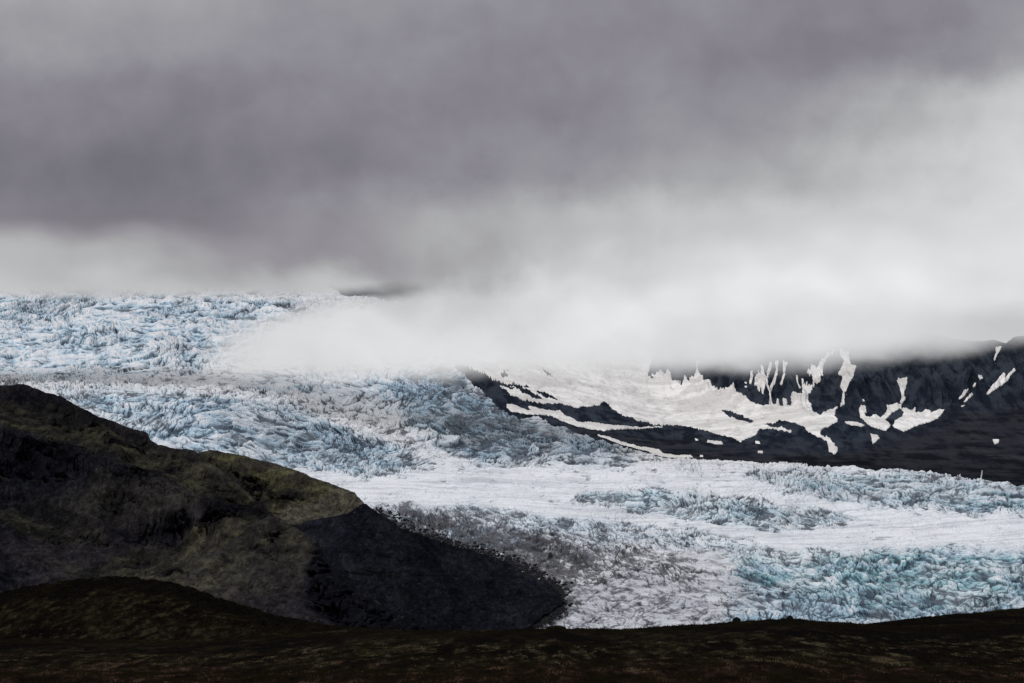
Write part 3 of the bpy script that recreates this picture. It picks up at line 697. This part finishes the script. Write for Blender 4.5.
def tufts(count, P, v0, v1, seed, hh):
    rng = np.random.default_rng(seed)
    nr, nc = P.shape[:2]
    i = rng.integers(v0, v1, count); j = rng.integers(0, nc, count)
    c = P[i, j]; k = 5
    V_, Fc = [], []
    for b_ in range(k):
        a = rng.uniform(0, 2 * math.pi, count); r = rng.uniform(.02, .22, count); ht = hh * rng.uniform(.35, 1.0, count) ** 1.3
        w = rng.uniform(.015, .05, count)
        bx = c[:, 0] + np.cos(a) * r; by = c[:, 1] + np.sin(a) * r; bz = c[:, 2] - .06
        lx = np.cos(a) * ht * .6
        V_.append(np.stack([np.stack([bx - w, by, bz], -1), np.stack([bx + w, by, bz], -1), np.stack([bx + lx, by + .1 * ht, bz + ht], -1)], 1))
    V_ = np.concatenate(V_, 0).reshape(-1, 3)
    return V_
T = np.concatenate([tufts(26000, P_moor, 40, 640, 1, .24), tufts(9000, P_moor, 38, 70, 2, .30), tufts(9000, P_mound, 36, 300, 3, .40), tufts(3000, P_rise, 36, 120, 4, .34)])
o = mesh_from('grass', T, np.arange(len(T)).reshape(-1, 3), mat_blade, smooth_shade=False)
tag(o, 'short dry grass tufts growing all over the dark moor', 'grass', kind='stuff')

def boulder(u_, v_, Y, w, hgt, seed, name, label, cat):
    """Half-sunk lump: a dome of facets pushed about by noise."""
    x, y, z = at(u_, v_, Y)
    nt, nph = 26, 40
    th = np.linspace(0, math.pi * .62, nt)[:, None]; ph = np.linspace(0, 2 * math.pi, nph, endpoint=False)[None, :]
    r = 1 + .28 * fbm(np.cos(ph) * 1.4 + th * 1.2 + seed, np.sin(ph) * 1.4 + th, 4, seed)
    X = r * np.sin(th) * np.cos(ph) * w; Yy = r * np.sin(th) * np.sin(ph) * w * .8; Zz = r * np.cos(th) * hgt * np.ones_like(ph)
    Pp = np.stack([X + x, Yy + y, Zz + z - hgt * .25], -1).reshape(-1, 3)
    i = np.arange(nt * nph).reshape(nt, nph); i2 = np.roll(i, -1, 1)
    Fq = np.stack([i[1:], i2[1:], i2[:-1], i[:-1]], -1).reshape(-1, 4)
    o = mesh_from(name, Pp, Fq, mat_stone)
    return tag(o, label, cat, group='dark lumps on the moor skyline')
boulder(736.5, 620.5, 322, .48, .50, 5, 'boulder', 'dark rounded boulder, first bump on the moor skyline below the blue ice', 'boulder')
boulder(790, 618.5, 322, .38, .42, 9, 'boulder', 'dark pointed boulder on the highest bump of the moor skyline', 'boulder')
boulder(556, 627.5, 322, 1.1, .28, 13, 'boulder', 'low broad boulder on the moor skyline below the tongue of scree', 'boulder')

# ================================================================== CLOUD: shared tone as a function of bearing and height
def s2l(c): return ((c + .055) / 1.055) ** 2.4 if c > .04045 else c / 12.92
ROWS = [ # elevation line, (u, brightness 0-255)
 (-40, [(0, 163), (150, 160), (350, 150), (560, 146), (760, 138), (900, 134), (1024, 138)]),
 (40,  [(0, 157), (150, 150), (350, 142), (560, 137), (760, 131), (900, 131), (1024, 146)]),
 (100, [(0, 133), (150, 129), (350, 132), (560, 131), (760, 146), (900, 168), (1024, 196)]),
 (160, [(0, 118), (150, 118), (350, 126), (560, 148), (760, 168), (900, 194), (1024, 208)]),
 (215, [(0, 128), (150, 124), (350, 148), (560, 182), (760, 200), (900, 210), (1024, 214)]),
 (260, [(0, 186), (150, 168), (350, 146), (560, 198), (760, 216), (900, 221), (1024, 222)]),
 (300, [(0, 196), (150, 190), (350, 190), (560, 221), (760, 227), (900, 228), (1024, 226)]),
 (340, [(0, 204), (150, 210), (350, 221), (560, 221), (760, 220), (900, 212), (1024, 200)]),
]
def cloud_group():
    g = bpy.data.node_groups.new('cloud_tone', 'ShaderNodeTree')
    g.interface.new_socket('U', in_out='INPUT', socket_type='NodeSocketFloat')
    g.interface.new_socket('V', in_out='INPUT', socket_type='NodeSocketFloat')
    g.interface.new_socket('Color', in_out='OUTPUT', socket_type='NodeSocketColor')
    n = N(g); gi = n.node('NodeGroupInput'); go = n.node('NodeGroupOutput')
    cv = n.node('ShaderNodeCombineXYZ'); n.l.new(gi.outputs[0], cv.inputs[0]); n.put(cv.inputs[1], n.math('MULTIPLY', gi.outputs[1], 1.05))
    wn = n.node('ShaderNodeTexNoise'); n.l.new(cv.outputs[0], wn.inputs['Vector']); wn.inputs['Scale'].default_value = .0055; wn.inputs['Detail'].default_value = 5; wn.inputs['Roughness'].default_value = .56
    sp = n.node('ShaderNodeSeparateColor'); n.l.new(wn.outputs['Color'], sp.inputs[0])
    U_ = n.math('ADD', gi.outputs[0], n.math('MULTIPLY_ADD', sp.outputs[0], 190, -95))
    V_ = n.math('ADD', gi.outputs[1], n.math('MULTIPLY_ADD', sp.outputs[1], 130, -65))
    un = n.math('DIVIDE', n.math('ADD', U_, 200), 1424, clamp=True)
    prev = None
    for (v, pts) in ROWS:
        fc = n.node('ShaderNodeFloatCurve'); n.l.new(un, fc.inputs['Value'])
        c = fc.mapping.curves[0]
        q = [((u + 200) / 1424, b / 255) for u, b in pts]
        while len(c.points) < len(q) + 2: c.points.new(.5, .5)
        allp = [(0, q[0][1])] + q + [(1, q[-1][1])]
        for pt, (x, y) in zip(c.points, allp): pt.location = (x, y)
        fc.mapping.update()
        o = fc.outputs[0]
        if prev is None: acc = o
        else:
            w = n.ramp(V_, pv, v)
            acc = n.math('ADD', n.math('MULTIPLY', acc, n.math('SUBTRACT', 1, w)), n.math('MULTIPLY', o, w))
        prev, pv = o, v
    n3 = n.noise(cv.outputs[0], .008, 4, .5)
    acc = n.math('ADD', acc, n.math('MULTIPLY_ADD', n3, .13, -.06))
    n4 = n.noise(cv.outputs[0], .022, 5, .55, .4)
    acc = n.math('ADD', acc, n.math('MULTIPLY_ADD', n4, .07, -.035))
    lin = n.math('POWER', acc, 2.2)
    tint = n.mix(n.ramp(acc, .50, .70), (.985, .925, 1.065), (.975, .985, .995))
    sc_ = n.node('ShaderNodeVectorMath', operation='SCALE'); n.l.new(tint, sc_.inputs[0]); n.l.new(lin, sc_.inputs['Scale'])
    n.l.new(sc_.outputs[0], go.inputs[0])
    return g
CG = cloud_group()

SUN_EL, SUN_AZ = math.radians(38), math.radians(-122)   # azimuth from +Y toward +X; the sun stands to the left and a little ahead
world = bpy.data.worlds.new('World'); scene.world = world; world.use_nodes = True
world.node_tree.nodes.clear(); n = N(world.node_tree)
out = n.node('ShaderNodeOutputWorld'); bg = n.node('ShaderNodeBackground'); n.l.new(bg.outputs[0], out.inputs[0])
sky = n.node('ShaderNodeTexSky', sky_type='NISHITA'); sky.sun_disc = False; sky.sun_elevation = SUN_EL; sky.sun_rotation = SUN_AZ
tc = n.node('ShaderNodeTexCoord'); sep = n.node('ShaderNodeSeparateXYZ'); n.l.new(tc.outputs['Generated'], sep.inputs[0])
ay = n.math('MAXIMUM', n.math('ABSOLUTE', sep.outputs[1]), .05)
uu = n.math('MULTIPLY_ADD', n.math('DIVIDE', sep.outputs[0], ay), FPX, W / 2)
vv = n.math('MULTIPLY_ADD', n.math('DIVIDE', sep.outputs[2], ay), -FPX, HORIZON)
cg = n.node('ShaderNodeGroup'); cg.node_tree = CG; n.l.new(uu, cg.inputs[0]); n.l.new(vv, cg.inputs[1])
hi = n.ramp(sep.outputs[2], .24, .7)
over = n.mix(hi, cg.outputs[0], (.92, .95, 1.0))
sk = n.node('ShaderNodeVectorMath', operation='SCALE'); n.l.new(sky.outputs[0], sk.inputs[0]); sk.inputs['Scale'].default_value = .10
fin = n.mix(.97, sk.outputs[0], over)
n.l.new(fin, bg.inputs[0]); bg.inputs[1].default_value = 1.0

sd = bpy.data.lights.new('sun', 'SUN'); sd.energy = 1.15; sd.angle = math.radians(12); sd.color = (1.0, .965, .92)
so = bpy.data.objects.new('sun', sd); COL.objects.link(so)
dirv = Vector((math.sin(SUN_AZ) * math.cos(SUN_EL), math.cos(SUN_AZ) * math.cos(SUN_EL), math.sin(SUN_EL)))
so.rotation_euler = dirv.to_track_quat('Z', 'Y').to_euler(); so.location = (-800, 500, 1200)

# ------------------------------------------------------------------ low cloud bank (a real volume hanging over the ice)
YR0, YR1, YREF = 3650.0, 4050.0, 3850.0
mc = bpy.data.materials.new('cloud_vapour'); mc.use_nodes = True; mc.node_tree.nodes.clear(); n = N(mc.node_tree)
out = n.node('ShaderNodeOutputMaterial')
pg = n.node('ShaderNodeNewGeometry'); sep = n.node('ShaderNodeSeparateXYZ'); n.l.new(pg.outputs['Position'], sep.inputs[0])
KX = FPX / YREF
pu = n.math('MULTIPLY_ADD', sep.outputs[0], KX, W / 2)
# the cloud base climbs with the slope behind it
zc_ = n.math('SUBTRACT', n.math('SUBTRACT', sep.outputs[2], CAMZ), n.math('MULTIPLY', n.math('SUBTRACT', sep.outputs[1], YREF), .10))
pvv = n.math('MULTIPLY_ADD', zc_, -KX, HORIZON)
cv = n.node('ShaderNodeCombineXYZ'); n.l.new(pu, cv.inputs[0]); n.put(cv.inputs[1], n.math('MULTIPLY', pvv, 1.6)); n.put(cv.inputs[2], n.math('MULTIPLY', sep.outputs[1], .5))
nz = n.noise(cv.outputs[0], .013, 6, .62, .3)
wob = n.math('MULTIPLY_ADD', nz, 64, -32)
pv2 = n.math('ADD', pvv, wob)
def fcurve(val, pts, lo, hi):
    fc = n.node('ShaderNodeFloatCurve'); n.l.new(n.math('DIVIDE', n.math('ADD', val, 200), 1424, clamp=True), fc.inputs['Value'])
    c = fc.mapping.curves[0]
    q = [((u + 200) / 1424, (b - lo) / (hi - lo)) for u, b in pts]
    while len(c.points) < len(q): c.points.new(.5, .5)
    for pt, (x, y) in zip(c.points, q): pt.location = (x, y)
    fc.mapping.update()
    return n.math('MULTIPLY_ADD', fc.outputs[0], hi - lo, lo)
yb = fcurve(pu, [(-200, 355), (200, 366), (300, 371), (450, 368), (600, 369), (700, 362), (800, 357), (880, 352), (950, 344), (1024, 334), (1224, 318)], 100, 420)
yt = fcurve(pu, [(-200, 400), (190, 392), (218, 356), (250, 340), (310, 318), (360, 305), (420, 286), (470, 240), (560, 120), (1224, 100)], 100, 420)
low = n.ramp(n.math('SUBTRACT', yb, pv2), -17, 40)
upp = n.ramp(n.math('SUBTRACT', pv2, yt), -22, 38)
bank = n.math('MULTIPLY', low, upp)
deck = n.ramp(n.math('ADD', pvv, n.math('MULTIPLY', wob, .55)), 300, 272)
# thin, torn gap over the col, where a dark rock shows
gx = n.math('DIVIDE', n.math('SUBTRACT', pu, 383), 50); gy = n.math('DIVIDE', n.math('SUBTRACT', pv2, 291), 11)
nf = n.noise(cv.outputs[0], .045, 4, .6)
gap = n.math('MULTIPLY', n.ramp(n.math('ADD', n.math('MULTIPLY', gx, gx), n.math('MULTIPLY', gy, gy)), 1.6, .2, 0, .74), n.ramp(nf, .35, .60, .72, 1.0))
dens = n.math('MAXIMUM', bank, deck)
dens = n.math('MULTIPLY', dens, n.math('SUBTRACT', 1, gap))
dens = n.math('MULTIPLY', dens, n.ramp(pvv, 205, 245))
dens = n.math('MULTIPLY', dens, .018)
cg = n.node('ShaderNodeGroup'); cg.node_tree = CG; n.l.new(pu, cg.inputs[0]); n.l.new(pvv, cg.inputs[1])
em = n.node('ShaderNodeEmission'); n.l.new(cg.outputs[0], em.inputs[0]); n.l.new(dens, em.inputs[1])  # vapour glows by itself; emission stands in for scattered daylight
ab = n.node('ShaderNodeVolumeAbsorption'); ab.inputs[0].default_value = (0, 0, 0, 1); n.l.new(dens, ab.inputs[1])
ad = n.node('ShaderNodeAddShader'); n.l.new(em.outputs[0], ad.inputs[0]); n.l.new(ab.outputs[0], ad.inputs[1])
n.l.new(ad.outputs[0], out.inputs[1])
def zat(v, Y): return CAMZ + (HORIZON - v) / KX
v = []
for y in (YR0, YR1):
    sh = (y - YREF) * .10
    for (x, z) in ((-1150, zat(385, y) + sh), (1150, zat(385, y) + sh), (1150, zat(200, y) + sh), (-1150, zat(200, y) + sh)):
        v.append((x, y, z))
fc = np.array([[0, 1, 2, 3], [5, 4, 7, 6], [4, 0, 3, 7], [1, 5, 6, 2], [3, 2, 6, 7], [4, 5, 1, 0]])
o = mesh_from('cloud_bank', np.array(v), fc, mc, smooth_shade=False)
tag(o, 'pale low cloud hanging over the snowfield and hiding the summits', 'cloud', kind='stuff')

# ------------------------------------------------------------------ camera and render settings
cam = bpy.data.cameras.new('camera'); co = bpy.data.objects.new('camera', cam); COL.objects.link(co)
cam.sensor_width = 36; cam.lens = 18 / math.tan(HFOV / 2); cam.clip_start = .5; cam.clip_end = 60000
co.location = (0, 0, CAMZ); co.rotation_euler = (math.pi / 2 + TILT, 0, 0)
scene.camera = co
scene.view_settings.view_transform = 'Standard'; scene.view_settings.look = 'None'; scene.view_settings.exposure = 0; scene.view_settings.gamma = 1
cy = scene.cycles
cy.max_bounces = 4; cy.diffuse_bounces = 2; cy.glossy_bounces = 1; cy.volume_bounces = 0; cy.transparent_max_bounces = 8
cy.volume_step_rate = 1.0; cy.volume_max_steps = 64
cy.use_denoising = False
